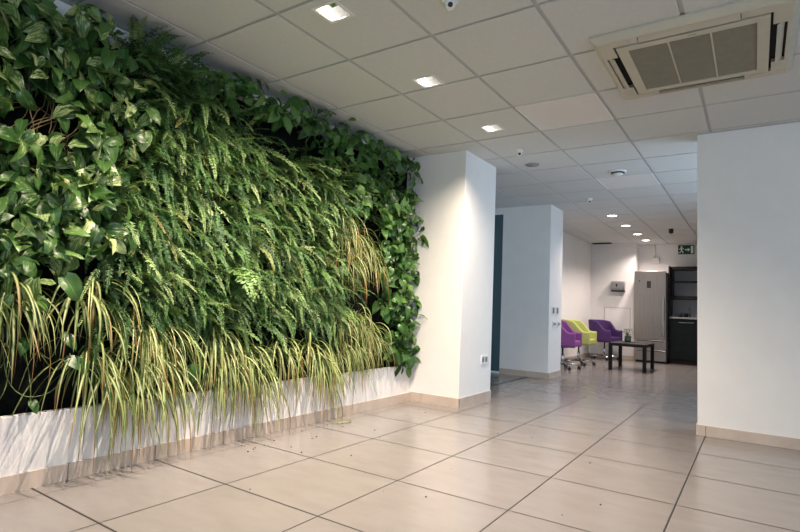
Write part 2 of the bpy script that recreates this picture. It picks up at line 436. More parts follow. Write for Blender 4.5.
# ------------------------------------------------------------------ plants
def unit(a): return a/np.maximum(np.linalg.norm(a, axis=-1, keepdims=True), 1e-9)
def spline(pts, n=4):
    P_ = [Vector(q) for q in pts]; out = []
    for i in range(len(P_)-1):
        p0, p1, p2, p3 = P_[max(i-1, 0)], P_[i], P_[i+1], P_[min(i+2, len(P_)-1)]
        for u in range(n):
            q = u/n; out.append(.5*((2*p1)+(p2-p0)*q+(2*p0-5*p1+4*p2-p3)*q*q+(3*p1-p0-3*p2+p3)*q**3))
    return out+[P_[-1]]
class Leaves:
    """many thin leaves in one mesh, with uv and a per-leaf tint"""
    def __init__(s): s.V, s.F, s.UV, s.T = [], [], [], []; s.n = 0
    def grid(s, P3, tint):
        """P3: (nu, nv, 3) surface grid"""
        nu, nv = P3.shape[:2]
        s.V.append(P3.reshape(-1, 3)); i = np.arange(nu*nv).reshape(nu, nv)+s.n
        s.F.append(np.stack([i[:-1, :-1], i[1:, :-1], i[1:, 1:], i[:-1, 1:]], -1).reshape(-1, 4))
        u, v = np.meshgrid(np.linspace(0, 1, nu), np.linspace(0, 1, nv), indexing='ij')
        s.UV.append(np.stack([u, v], -1).reshape(-1, 2)); s.T.append(np.tile(tint, (nu*nv, 1))); s.n += nu*nv
    def quads(s, Q, uv, tint):
        """Q: (k,4,3); uv: (k,4,2); tint (3,)"""
        k = len(Q); s.V.append(Q.reshape(-1, 3)); s.F.append(np.arange(4*k).reshape(k, 4)+s.n)
        s.UV.append(uv.reshape(-1, 2)); s.T.append(np.tile(tint, (4*k, 1))); s.n += 4*k
    def build(s, name, mat, parent):
        V = np.concatenate(s.V); F = np.concatenate(s.F); UV = np.concatenate(s.UV); T = np.concatenate(s.T)
        # nothing pokes through the panel or the ceiling
        V[:, 0] = np.maximum(V[:, 0], -2.957-WORG[0]); V[:, 2] = np.minimum(V[:, 2], H-.006-WORG[2]); V[:, 1] = np.minimum(V[:, 1], 4.432-WORG[1] if WORG[0] < -2.9 else 99)
        me = bpy.data.meshes.new(name)
        me.vertices.add(len(V)); me.vertices.foreach_set('co', V.ravel())
        me.loops.add(F.size); me.loops.foreach_set('vertex_index', F.ravel().astype(np.int32))
        me.polygons.add(len(F)); me.polygons.foreach_set('loop_start', np.arange(0, F.size, 4, dtype=np.int32))
        me.polygons.foreach_set('use_smooth', np.ones(len(F), bool))
        l = me.uv_layers.new(name='UVMap'); l.data.foreach_set('uv', UV[F.ravel()].ravel())
        a = me.color_attributes.new('tint', 'FLOAT_COLOR', 'POINT')
        a.data.foreach_set('color', np.concatenate([T, np.ones((len(T), 1))], 1).ravel())
        me.materials.append(mat); me.update(); me.validate()
        o = bpy.data.objects.new(name, me); COL.objects.link(o); o.parent = parent
        return o
WORG = (0, 0, 0)

def blade(base, tip_dir, nrm, Ln, W, droop, fold, heart=.12, wave=0.):
    """a heart-shaped leaf blade as a grid"""
    nu, nv = 8, 5
    t = np.linspace(0, 1, nu)
    prof = np.sin(PI*np.clip(t, 0, 1)**.62)**.75; prof[0] = .42; prof[-1] = .0
    prof[1] = max(prof[1], .82)
    v = np.linspace(-1, 1, nv)
    T = unit(np.asarray(tip_dir, float)); Nn = np.asarray(nrm, float); Nn = unit(Nn-T*(Nn@T)); S = np.cross(T, Nn)
    # centre line droops with distance
    ang = -droop*t
    dx = np.cos(ang)/(nu-1); dz = np.sin(ang)/(nu-1)
    cx = np.concatenate([[0], np.cumsum(dx[1:])]); cz = np.concatenate([[0], np.cumsum(dz[1:])])
    P3 = np.zeros((nu, nv, 3)); ph = rnd(0, 6.3)
    for i in range(nu):
        for j in range(nv):
            w = prof[i]*W/2*v[j]
            back = heart*Ln*(abs(v[j])**1.5)*(1-t[i])**4 
            h = abs(w)*fold - (abs(v[j])**2)*W*.10 + wave*Ln*v[j]*math.sin(9*t[i]+ph)
            P3[i, j] = base+T*(cx[i]*Ln-back)+Nn*(cz[i]*Ln+h)+S*w
    return P3

def rnd(a, b): return random.uniform(a, b)

def pothos(root, n, spread, size, vari, mat, trail=0., out=.24, bright=0., name='pothos_plant'):
    """leaves on petioles about a pocket; returns leaves and stems"""
    lv, st = Leaves(), MB()
    for k in range(n):
        a = rnd(0, 2*PI); rr = math.sqrt(random.random())
        off = np.array([rnd(.05, out), math.cos(a)*rr*spread, math.sin(a)*rr*spread*1.0 - trail*random.random()**2])
        Ln = size*rnd(.5, 1.2); W = Ln*rnd(.48, .72)
        # tips hang outward and down, blades face up and out
        td = np.array([rnd(-.1, .9), rnd(-1.0, 1.0), rnd(-1.2, .25)])
        nr = np.array([rnd(.1, 1.0), rnd(-.9, .9), rnd(.1, 1.1)])
        tint = np.array([min(1, max(0, random.gauss(.45+bright, .24))), min(1, max(0, random.gauss(vari, .25))), random.random()])
        lv.grid(blade(off, td, nr, Ln, W, rnd(.2, 1.7), rnd(.15, .8), wave=rnd(.0, .09)), tint)
        mid = np.array([off[0]*.45, off[1]*.55, off[2]*.6+.02])
        if random.random() < .6:
            st.tube([(0.0, off[1]*.25, off[2]*.25), mid, off], [.003, .0025, .0018], 5)
    return lv, st

def frond(lv, st, base, az, e0, e1, Ln, wid, tint, pairs, roll=0.):
    """arching fern frond: az turns about z from +x, e0..e1 elevation along it"""
    m = pairs+1; s = np.linspace(0, 1, m)
    el = e0+(e1-e0)*s**.8; azs = az+.35*roll*s
    d = np.stack([np.cos(el)*np.cos(azs), np.cos(el)*np.sin(azs), np.sin(el)], -1)
    P3 = base+np.concatenate([[[0, 0, 0]], np.cumsum(d[:-1]*Ln/(m-1), 0)])
    P3[:, 0] = np.maximum(P3[:, 0], .006)
    side = np.stack([-np.sin(azs), np.cos(azs), 0*azs], -1); up = np.cross(d, side)
    c, sn = math.cos(roll), math.sin(roll)
    side, up = side*c+up*sn, up*c-side*sn
    env = np.where(s < .12, .55+s*3.5, 1.0)*np.clip((1.04-s)/.45, 0, 1)**.75
    lw = Ln/(m-1)*1.05
    Q, U = [], []
    for sg in (-1, 1):
        for i in range(1, m):
            ll = wid*env[i]*rnd(.8, 1.1)
            if ll < .004: continue
            dirn = side[i]*sg*.93+d[i]*rnd(.2, .5)+up[i]*rnd(-.6, .35); dirn /= np.linalg.norm(dirn)
            b = P3[i]; w = d[i]*lw*.5
            mid = b+dirn*ll*.4+up[i]*.002
            Q.append([b, mid-w, b+dirn*ll, mid+w]); U.append([(0, .5), (.4, 0), (1, .5), (.4, 1)])
    lv.quads(np.array(Q), np.array(U), tint)
    k = max(4, m//5); idx = np.linspace(0, m-1, k).astype(int)
    st.tube([P3[i] for i in idx], [.0016*(1-.6*j/k) for j in range(k)], 4)

def fern(n, size, old=.12, spread=.10, crest=False, wid=.027):
    lv, st = Leaves(), MB()
    for k in range(n):
        base = np.array([rnd(.0, .05), rnd(-spread, spread), rnd(-spread, spread)])
        if crest:
            az = rnd(-1.2, 1.2); e0 = rnd(.2, 1.25); e1 = e0-rnd(.7, 1.5); Ln = size*rnd(.6, 1.05)
        else:
            az = random.gauss(.25, .65); e0 = rnd(-.4, .95); e1 = e0-rnd(.8, 1.9); e1 = max(e1, -1.5); Ln = size*rnd(.5, 1.1)
        tint = np.array([min(1, max(0, random.gauss(.5, .30))), .95*random.random() if random.random() < old*3 else .5*random.random(), random.random()])
        frond(lv, st, base, az, e0, e1, Ln, wid*rnd(.7, 1.25), tint, int(Ln/.011), rnd(-.9, .9))
    return lv, st

def ribbon(lv, base, az, e0, e1, Ln, w, tint, twist=0., power=1.0):
    nu = 11; s = np.linspace(0, 1, nu)
    el = e0+(e1-e0)*np.clip(s*1.35, 0, 1)**power
    d = np.stack([np.cos(el)*math.cos(az), np.cos(el)*math.sin(az), np.sin(el)], -1)
    P3 = base+np.concatenate([[[0, 0, 0]], np.cumsum(d[:-1]*Ln/(nu-1), 0)])
    S = np.array([-math.sin(az), math.cos(az), 0.]); G = np.zeros((nu, 3, 3))
    for i in range(nu):
        up = np.cross(d[i], S); ww = w*.5*(min(1, .55+s[i]*3)*(1-s[i]**3)**.8+.02)
        a = twist*s[i]; sd = S*math.cos(a)+up*math.sin(a); u2 = np.cross(d[i], sd)
        G[i, 0] = P3[i]-sd*ww+u2*ww*.35; G[i, 1] = P3[i]; G[i, 2] = P3[i]+sd*ww+u2*ww*.35
    lv.grid(G, tint)

def spider(n, size, brown=.35, w=.013, spread=.06, pale=.5):
    lv, dry = Leaves(), Leaves()
    for k in range(n):
        base = np.array([rnd(.02, .10), rnd(-spread, spread), rnd(-.06, .05)])
        az = random.gauss(.1, .95); e0 = random.gauss(.25, .55); e1 = rnd(-1.62, -1.1); Ln = size*rnd(.55, 1.2)
        tint = np.array([random.random(), min(1, max(0, random.gauss(brown, .3))), min(1, max(0, random.gauss(pale, .3)))])
        ribbon(lv, base, az, e0, e1, Ln, w*rnd(.7, 1.25), tint, rnd(-1.2, 1.2), rnd(.55, .9))
    for k in range(max(4, n//5)):
        base = np.array([rnd(.05, .16), rnd(-spread*1.5, spread*1.5), rnd(-.12, 0)])
        ribbon(dry, base, rnd(-1, 1), rnd(-.6, .3), rnd(-1.62, -1.45), size*rnd(.6, 1.25), w*.6, np.array([rnd(0,.4), 1.0, .1]), rnd(-2, 2), .6)
    return lv, dry

POTHOS = [(0.70, 2.12), (0.912, 2.177), (1.074, 2.222), (1.26, 2.235), (0.75, 1.86), (0.93, 2.02), (1.155, 2.066), (1.35, 2.067), (0.70, 1.60), (1.272, 1.868), (1.423, 1.866),
          (1.002, 1.541), (1.191, 1.602), (1.346, 1.609), (0.72, 1.36), (0.978, 1.378), (1.165, 1.392), (1.321, 1.403), (1.014, 1.195), (1.141, 1.24), (1.353, 1.31), (0.82, 1.12), (1.008, 1.03)]
GLOSSY = [(2.00, 2.29), (2.18, 2.325), (2.36, 2.33), (2.58, 2.345), (2.80, 2.345), (3.02, 2.35), (3.25, 2.35), (3.50, 2.35), (3.76, 2.35), (4.0, 2.345), (4.24, 2.33), (3.16, 2.15), (3.42, 2.10), (3.55, 1.93), (3.45, 1.80), (3.62, 2.12), (3.834, 2.081), (4.21, 2.06), (4.06, 1.86),
          (4.10, 1.70), (3.80, 1.74), (4.28, 1.52), (3.98, 1.45), (4.02, 1.22), (4.27, 1.25), (4.28, 1.02), (4.06, .96), (4.25, .76), (4.10, .56), (4.30, .50), (4.13, 1.36), (4.33, 1.75), (4.34, .90), (4.33, .64)]
CREST = [(1.558, 2.236), (1.747, 2.195)]
FERNS = [(1.554, 1.98), (1.80, 2.081), (2.03, 2.103), (1.62, 1.76), (1.843, 1.85), (2.084, 1.963), (2.36, 1.905), (1.539, 1.50), (1.736, 1.585), (1.995, 1.703), (2.255, 1.751), (2.62, 1.831), (2.93, 1.90), (3.20, 1.86), (3.12, 1.70),
         (1.556, 1.26), (1.755, 1.354), (2.053, 1.45), (2.368, 1.50), (2.789, 1.567), (3.03, 1.60), (1.574, 1.05), (1.765, 1.093), (2.006, 1.153), (2.347, 1.237), (2.708, 1.297), (3.081, 1.336), (2.283, 1.0), (2.728, 1.044), (1.60, .93), (1.88, .93), (2.06, .86), (2.50, .90), (2.88, .88), (3.20, .86), (3.103, 1.062), (3.35, 1.12)]
SPIDER = [(3.32, 1.66), (3.52, 1.55), (3.70, 1.42), (3.40, 1.36), (0.80, .97), (1.02, 0.96), (1.37, 0.965), (1.65, 0.79), (1.80, 0.74), (2.15, 0.72), (2.42, 0.60), (2.74, .62), (3.05, 0.60), (3.358, 0.86), (3.62, 0.84), (3.33, .62), (1.40, 0.66), (1.58, 0.56), (1.77, 0.56), (2.22, .54), (2.47, .47), (3.20, .45), (3.60, .58), (3.82, .70)]

BANDS = [(2.16, 'topmost'), (1.78, 'second'), (1.40, 'third'), (1.0, 'fourth'), (.645, 'fifth'), (-1, 'lowest')]
ORD = ['', 'first', 'second', 'third', 'fourth', 'fifth', 'sixth', 'seventh', 'eighth', 'ninth', 'tenth', 'eleventh', 'twelfth', 'thirteenth']
def band(z): return next(n for t, n in BANDS if z > t)
def labels(lst, text, noun, from_pillar):
    out = {}
    for b in dict.fromkeys(n for _, n in BANDS):
        mem = sorted([p for p in lst if band(p[1]) == b], key=lambda p: -p[0] if from_pillar else p[0])
        for i, p in enumerate(mem):
            k, fp = i, from_pillar
            if i >= 7: k, fp = len(mem)-1-i, not from_pillar     # count from whichever end is nearer
            where = 'from the pillar' if fp else 'from the near end'
            out[p] = '%s in the %s band of the green wall, %s %s' % (text, b, ORD[k+1], where)
    return out
XP = -2.955
def place(p, lv, st, name, label, cat, group, lname, sname, lm, sm):
    t = thing(name, label, cat, (XP, p[0], p[1]), 0, group)
    lv.build(lname, lm, t)
    if isinstance(st, MB): st.build(sname, sm, t, smooth=True)
    elif st: st.build(sname, sm, t)
    return t

lab = labels(POTHOS, 'variegated pothos', 'pothos', False)
for p in POTHOS:
    WORG = (XP, *p)
    big = 1.0
    lv, st = pothos(p, 42, .17, .112, .45, M['pothos'], trail=.05, out=.26, bright=.05)
    place(p, lv, st, 'pothos_plant', lab[p], 'plant', 'variegated pothos plants of the green wall', 'leaves', 'stems', M['pothos'], M['stem'])
lab = labels(GLOSSY, 'glossy green pothos', 'pothos', True)
for p in GLOSSY:
    WORG = (XP, *p)
    top = p[1] > 2.2
    lv, st = pothos(p, 34 if not top else 26, .15 if not top else .12, .115, .22, M['glossy'], trail=.06, out=.22 if not top else .2, bright=.0)
    place(p, lv, st, 'pothos_plant', lab[p], 'plant', 'glossy pothos plants of the green wall', 'leaves', 'stems', M['glossy'], M['stem'])
for p, tx in zip(CREST, ('dark bushy fern rising above the top edge of the green wall beside pothos', 'smaller bushy fern on the top edge of the foliage, beside a taller one')):
    WORG = (XP, *p)
    lv, st = fern(72, .30, .05, .09, True, .034)
    place(p, lv, st, 'sword_fern', tx, 'plant', 'bushy ferns on the top edge', 'fronds', 'stalks', M['fern'], M['rachis'])
lab = labels(FERNS, 'sword fern', 'fern', False)
for p in FERNS:
    WORG = (XP, *p)
    lv, st = fern(50, .38, .12, .14)
    place(p, lv, st, 'sword_fern', lab[p], 'plant', 'sword ferns of the green wall', 'fronds', 'stalks', M['fern'], M['rachis'])
lab = labels(SPIDER, 'striped spider plant', 'spider plant', False)
for p in SPIDER:
    q_ = (p[0], p[1]-.04); WORG = (XP, *q_)
    thin = p[0] > 3.25
    lv, dr_ = spider(random.randint(44, 62) if not thin else 56, rnd(.36, .50) if not thin else .38, rnd(.12, .5), rnd(.012, .016) if not thin else .010, .05, .46 if not thin else .4)
    place(q_, lv, dr_, 'spider_plant', lab[p], 'plant', 'striped spider plants of the green wall', 'leaves', 'withered_leaves', M['spider'], M['spider'])

# tangle of bare roots in the dark gap near the upper left
WORG = (XP, 1.09, 1.86)
rt = MB()
for k in range(18):
    y0 = rnd(-.12, .12); y1 = y0+rnd(-.2, .16); z1 = -rnd(.12, .34); b = rnd(.05, .14)
    w1, w2 = rnd(-.03, .03), rnd(-.03, .03)
    cp_ = [(.0, y0, .06), (b*.6, y0+w1*.5, .09+rnd(-.03, .03)), (b, y0+w1, z1*.2), (b*1.2, (y0+y1)/2+w2, z1*.5), (b*1.1, y1-w2*.5, z1*.8), (b*rnd(.8, 1.2), y1, z1)]
    rt.tube(spline(cp_), rnd(.0014, .0034), 5)
o = rt.build('aerial_roots', M['root'], smooth=True, loc=WORG); tag(o, 'tangle of brown aerial roots in a dark gap among the pothos', 'roots')
# a runner with leaves and loops of bare stem low at the left
WORG = (XP, 1.13, .62)
lv, st = Leaves(), MB()
for (y, z, x, ln, dy) in ((.10, .10, .17, .10, .25), (.12, -.02, .19, .12, .7), (-.05, .08, .15, .09, -.2), (.0, -.21, .14, .07, .1), (-.16, -.2, .13, .08, -.5), (-.2, .02, .12, .08, -.3), (-.26, -.24, .12, .09, .3)):
    lv.grid(blade(np.array([x, y, z]), (.35, dy, -.35), (.8, -.1, .6), ln, ln*.6, .5, .3), np.array([.3, .1, random.random()]))
    st.tube(spline([(0, y*.3, .05), (x*.8, y*.6, z*.4-.06), (x*.9, y*.9, z-.03), (x, y, z)]), .002, 5)
st.tube(spline([(.02, -.1, .1), (.12, -.1, -.1), (.14, -.02, -.19), (.14, .1, -.16), (.12, .16, .0)]), .0022, 5)
t = thing('pothos_runner', 'sparse pothos runner with bare looping stems above the planter rim, near end', 'plant', WORG)
lv.build('leaves', M['glossy'], t); st.build('stems', M['stem'], t, smooth=True)
# a lobed dark leaf hanging over the rim
WORG = (XP, 1.94, .52)
lv, st = Leaves(), MB()
for cz, cy, sc in ((.0, .0, 1.), (.07, -.10, .8)):
    for a in (-1.15, -.6, 0, .6, 1.15):
        lv.grid(blade(np.array([.20, cy, cz]), (.25, math.sin(a), -math.cos(a)*.9-.1), (1, 0, .35), .13*sc*(1-.22*abs(a)), .042*sc, .5, .25, 0), np.array([.25, .0, .5]))
    st.tube([(0, cy*.3, .06), (.12, cy*.8, cz+.09), (.20, cy, cz)], .003, 6)
t = thing('philodendron_plant', 'two dark lobed philodendron leaves hanging over the white planter rim', 'plant', WORG)
lv.build('leaves', M['glossy'], t); st.build('stems', M['stem'], t, smooth=True)
# broad fern whose tips have yellowed
WORG = (XP, 2.16, 1.10)
lv, st = Leaves(), MB()
for k in range(5):
    frond(lv, st, np.array([.14, rnd(-.05, .05), rnd(-.02, .05)]), rnd(-.2, .6), .1, -1.2, .34, .07, np.array([.75, .25+.14*k, .3]), 17, rnd(-.3, .3))
t = thing('leather_fern', 'broad-leaved fern with yellowing tips in the middle of the green wall', 'plant', WORG)
lv.build('fronds', M['fern'], t); st.build('stalks', M['rachis'], t, smooth=True)

# ------------------------------------------------------------------ ceiling fittings
def downlight(loc):
    t = thing('square_downlight', '', 'ceiling light', (loc[0], loc[1], H), 0, 'square downlights over the green wall aisle')
    w = HW; f = MB()
    f.plate([-w-.012, -w+.004, w-.004, w+.012], [-w-.012, -w+.004, w-.004, w+.012], -.004, 0.0, {(1, 1)})
    f.build('frame', M['plastic'], t)
    D = .036; s = MB()
    s.box((-w, -w, 0), (-w+.003, w, D)).box((w-.003, -w, 0), (w, w, D)).box((-w, -w, 0), (w, -w+.003, D)).box((-w, w-.003, 0), (w, w, D))
    s.build('reflector', M['innerwhite'], t)
    MB().box((-w, -w, D), (w, w, D+.006)).build('back_plate', M['mirror'], t)
    MB().tube([(-w+.018, -.045, D-.010), (-w+.018, .045, D-.010)], .006, 10).build('bulb', M['glow'], t, smooth=True)
    return t
dl_labels = ['square recessed downlight nearest the camera above the leafy wall', 'square recessed downlight in the middle of the row above the green wall', 'square recessed downlight nearest the first white pillar']
d0 = None
for l, lb in zip(LIGHTS, dl_labels):
    if d0 is None: d0 = downlight(l); o = d0
    else: o = copy_tree(d0); o.location = (l[0], l[1], H)
    o['label'] = lb
def round_light():
    t = thing('round_downlight', '', 'ceiling light', (0, 0, H), 0, 'round downlights of the lounge')
    MB().lathe([(.085, 0), (.085, -.006), (.07, -.009), (.066, -.006), (.066, 0)], 28).build('rim', M['plastic'], t, smooth=True)
    MB().lathe([(.0, -.002), (.066, -.002), (.066, -.005), (.0, -.007)], 28).build('diffuser', M['glowfar'], t, smooth=True)
    return t
r0 = None
RL = [8.44, 9.47, 10.54, 11.45]
for y, lb in zip(RL, ('round lit downlight of the lounge ceiling, nearest the second pillar', 'round lit downlight of the lounge ceiling, second from the second pillar', 'round lit downlight of the lounge ceiling, third from the second pillar', 'round lit downlight of the lounge ceiling, closest to the refrigerator')):
    if r0 is None: r0 = round_light(); o = r0
    else: o = copy_tree(r0)
    o.location = (-1.815, y, H); o['label'] = lb
for (i, j), lb in (((2, 2), 'pale square ceiling panel beside the air conditioner'), ((2, 6), 'pale square ceiling panel near the round smoke detector')):
    t = thing('ceiling_panel', lb, 'ceiling panel', (CX0+(i+.5)*P, CY0+(j+.5)*P, H), 0, 'pale ceiling panels')
    w = P/2-.008
    MB().plate([-w, -w+.012, w-.012, w], [-w, -w+.012, w-.012, w], -.002, .012, {(1, 1)}).build('frame', M['plastic'], t)
    MB().box((-w+.012, -w+.012, .001), (w-.012, w-.012, .01)).build('diffuser', M['panel'], t)

# cassette air conditioner
AX0, AX1, AY0, AY1 = -.75, .19, 2.87, 3.80
ac = thing('air_conditioner', 'cream four-way cassette air conditioner in the ceiling', 'air conditioner', ((AX0+AX1)/2, (AY0+AY1)/2, H))
w, hh = (AX1-AX0)/2, (AY1-AY0)/2
zb = -.042
i1, i2, g = w-.105, w-.045, .235           # slot inner / outer offset, half length
xs = [-w+.03, -i2, -i1, -g, g, i1, i2, w-.03]; k = hh/w
ysn = [-hh+.03, -i2*k, -i1*k, -g*k, g*k, i1*k, i2*k, hh-.03]
face = MB().plate(xs, ysn, zb, zb+.02, {(1, 3), (5, 3), (3, 1), (3, 5), (2,2),(2,3),(2,4),(3,2),(3,3),(3,4),(4,2),(4,3),(4,4)})
W2, H2 = w, hh
sk = [(-W2, -H2, -.001), (W2, -H2, -.001), (W2, H2, -.001), (-W2, H2, -.001), (-W2, -H2, -.014), (W2, -H2, -.014), (W2, H2, -.014), (-W2, H2, -.014),
      (-W2+.03, -H2+.03, zb), (W2-.03, -H2+.03, zb), (W2-.03, H2-.03, zb), (-W2+.03, H2-.03, zb)]
face.add(sk, [(0, 1, 5, 4), (1, 2, 6, 5), (2, 3, 7, 6), (3, 0, 4, 7), (4, 5, 9, 8), (5, 6, 10, 9), (6, 7, 11, 10), (7, 4, 8, 11)])
face.build('casing', M['cream'], ac)
for (sx, sy) in ((-1, -1), (1, -1), (-1, 1), (1, 1)):    # corner covers
    a = (sx*(w-.036), sy*(hh-.036)); b = (sx*(g+.03), sy*(i1*k+.008))
    MB().box((a[0], a[1], zb-.003), (b[0], b[1], zb+.001)).build('corner_cover', M['cream'], ac, bevel=.001)
void = MB().box((-w+.04, -hh+.04, zb+.03), (w-.04, hh-.04, -.004)); void.build('inner_box', M['dark'], ac)
def flap(cx, cy, lx, ly, rx, ry):
    m = MB().box((-lx, -ly, -.002), (lx, ly, .002)); o = m.build('flap', M['cream'], ac, bevel=.001); o.location = (cx, cy, zb+.002); o.rotation_euler = (rx, ry, 0)
mx, my = (i1+i2)/2, (i1+i2)/2*k
flap(0, -my, g-.004, .024, -.25, 0); flap(0, my, g-.004, .024, .45, 0)
flap(-mx-.008, 0, .020, g*k-.004, 0, .5); flap(mx+.002, 0, .018, g*k-.004, 0, -.6)
gi = MB(); gw, gh = i1-.012, i1*k-.012
gi.plate([-gw, -gw+.055, gw-.055, gw], [-gh, -gh+.05, gh-.05, gh], zb-.006, zb+.01, {(1, 1)})
gf = gi.build('grille_frame', M['cream'], ac, bevel=.0015)
sl = MB(); nsl = 46
for q in range(nsl):
    y = -gh+.05+(q+.5)*(2*gh-.1)/nsl; sl.box((-gw+.055, y-.0035, zb-.002), (gw-.055, y+.0035, zb+.006))
sl.build('slats', M['grille'], gf)
dv = MB()
for fx in (-1/3, 1/3):
    x = fx*(gw-.055); dv.box((x-.004, -gh+.05, zb-.0035), (x+.004, gh-.05, zb+.004))
dv.build('dividers', M['cream'], gf)
MB().box((gw*.05-.018, -gh+.018, zb-.0075), (gw*.05+.018, -gh+.026, zb-.0055)).build('badge', M['greydisc'], gf)

# detectors and sensors on the ceiling
def sensor(x, y, lb):
    t = thing('ceiling_motion_sensor', lb, 'motion sensor', (x, y, H), 0, 'white ceiling motion sensors')
    MB().lathe([(.0, 0), (.042, 0), (.042, -.016), (.034, -.022), (.0, -.022)], 24).build('base', M['plastic'], t, smooth=True)
    MB().lathe([(.026, -.020), (.028, -.032), (.024, -.046), (.015, -.054), (.0, -.056)], 20).build('dome', M['plastic'], t, smooth=True)
    o = MB().lathe([(.0, 0), (.012, 0), (.012, .008), (.0, .012)], 16, axis='x').build('lens', M['black'], t, smooth=True)
    o.location = (.012, -.016, -.042); o.rotation_euler = (0, .5, -.7)
sensor(-1.235, 2.165, 'white ceiling motion sensor nearest the camera, cut by the frame top')
sensor(-1.845, 4.655, 'white ceiling motion sensor beside the first pillar')
sensor(-1.815, 7.08, 'white ceiling motion sensor in front of the second pillar')
t = thing('ceiling_speaker', 'flat grey round ceiling speaker between first pillar and smoke detector', 'speaker', (-1.91, 5.19, H))
MB().lathe([(.0, 0), (.072, 0), (.07, -.007), (.06, -.008), (.0, -.007)], 30).build('rim', M['greydisc'], t, smooth=True)
MB().lathe([(.0, -.007), (.056, -.0085), (.0, -.011)], 30).build('cover', M['greydisc'], t, smooth=True)
t = thing('smoke_detector', 'round white smoke detector with a dark ring on the ceiling', 'smoke detector', (-1.20, 5.815, H))
MB().lathe([(.0, 0), (.088, 0), (.088, -.012), (.074, -.016), (.0, -.016)], 30).build('base', M['plastic'], t, smooth=True)
MB().lathe([(.07, -.015), (.07, -.026), (.0, -.026)], 30).build('dark_ring', M['black'], t, smooth=True)
MB().lathe([(.05, -.025), (.056, -.034), (.04, -.044), (.0, -.047)], 30).build('cap', M['plastic'], t, smooth=True)
t = thing('ceiling_camera', 'small black dome camera on the ceiling before the exit sign', 'camera', (-1.20, 10.09, H))
MB().lathe([(.0, 0), (.04, 0), (.04, -.02), (.0, -.02)], 20).build('base', M['black'], t, smooth=True)
MB().lathe([(.03, -.018), (.042, -.05), (.03, -.075), (.0, -.085)], 20).build('dome', M['black'], t, smooth=True)
t = thing('air_vent', 'dark rectangular air vent where ceiling meets the far lounge wall', 'vent', (-2.72, 11.72, H))
MB().box((-.2, -.10, -.008), (.2, .10, 0)).build('frame', M['black'], t)
s_ = MB()
for q in range(6): s_.box((-.18, -.085+q*.03, -.012), (.18, -.07+q*.03, -.006))
s_.build('slats', M['dark'], t)

# ------------------------------------------------------------------ wall fittings
def socket_double(loc, lb):
    t = thing('wall_socket', lb, 'socket', loc)
    MB().box((0, -.073, -.044), (.009, .073, .044)).build('plate', M['plastic'], t, bevel=.003)
    for s in (-1, 1):
        m = MB().box((.006, s*.036-.026, -.026), (.0105, s*.036+.026, .026)); q = m.build('outlet', M['steelgrey'], t, bevel=.002)
        hm = MB()
        for dy in (-.01, .01): hm.lathe([(.003, 0), (.003, .0012)], 8, (.0103, s*.036+dy, 0), 'x')
        hm.build('holes', M['dark'], q)
socket_double((-2.29, 4.972, .415), 'double socket plate low on the side of the first white pillar')
def switch(y, z, lb):
    t = thing('light_switch', lb, 'switch', (-2.385, y, z), 0, 'switches on the second pillar')
    MB().box((0, -.055, -.06), (.009, .055, .06)).build('plate', M['plastic'], t, bevel=.002)
    MB().box((.007, -.036, -.04), (.013, .036, .04)).build('rocker', M['steelgrey'], t, bevel=.002)
switch(7.44, .945, 'upper light switch on the second pillar, nearer its front edge'); switch(7.62, .945, 'upper light switch on the second pillar, further from its front edge')
def plug(y, lb):
    t = thing('wall_socket', lb, 'socket', (-2.385, y, .755), 0, 'single sockets on the second pillar')
    MB().box((0, -.04, -.04), (.009, .04, .04)).build('plate', M['plastic'], t, bevel=.002)
    MB().lathe([(.02, 0), (.02, .02), (.014, .03), (.0, .03)], 16, (.008, 0, -.0), 'x').build('plug', M['steelgrey'], t, smooth=True)
plug(7.46, 'single socket under the switches of the second pillar, nearer its front edge'); plug(7.66, 'single socket under the switches of the second pillar, further from its front edge')

t = thing('towel_dispenser', 'grey paper towel dispenser on the far lounge wall', 'dispenser', (-2.405, 11.859, 1.52))
m = MB(); prof = [(0, -.10), (-.10, -.085), (-.125, -.02), (-.12, .06), (-.09, .105), (0, .11)]
m.prism([(y, z) for y, z in prof], (-.135, 0, 0), (0, 1, 0), (0, 0, 1), (1, 0, 0), .27)
m.build('housing', M['steelgrey'], t, bevel=.008)
MB().box((-.135, -.11, -.115), (.135, 0, -.098)).build('tray', M['black'], t, bevel=.004)
MB().box((-.03, -.128, -.01), (.0, -.12, .05)).build('window', M['black'], t)
t = thing('access_hatch', 'flush square access hatch under the towel dispenser', 'hatch', (-2.43, 11.86, .82))
MB().plate([-.262, -.255, .255, .262], [-.252, -.245, .245, .252], 0, .006, {(1, 1)}).build('frame', M['greydisc'], t).rotation_euler = (PI/2, 0, 0)
MB().box((-.254, -.003, -.244), (.254, 0, .244)).build('lid', M['wall'], t)
t = thing('junction_box', 'white junction box with a conduit up to the ceiling, over the refrigerator', 'junction box', (-1.75, 12.249, 2.10))
MB().box((-.075, -.05, -.06), (.075, 0, .06)).build('box', M['plastic'], t, bevel=.004)
MB().tube([(-.01, -.015, .05), (-.01, -.015, H-2.10)], .010).build('conduit', M['plastic'], t, smooth=True)

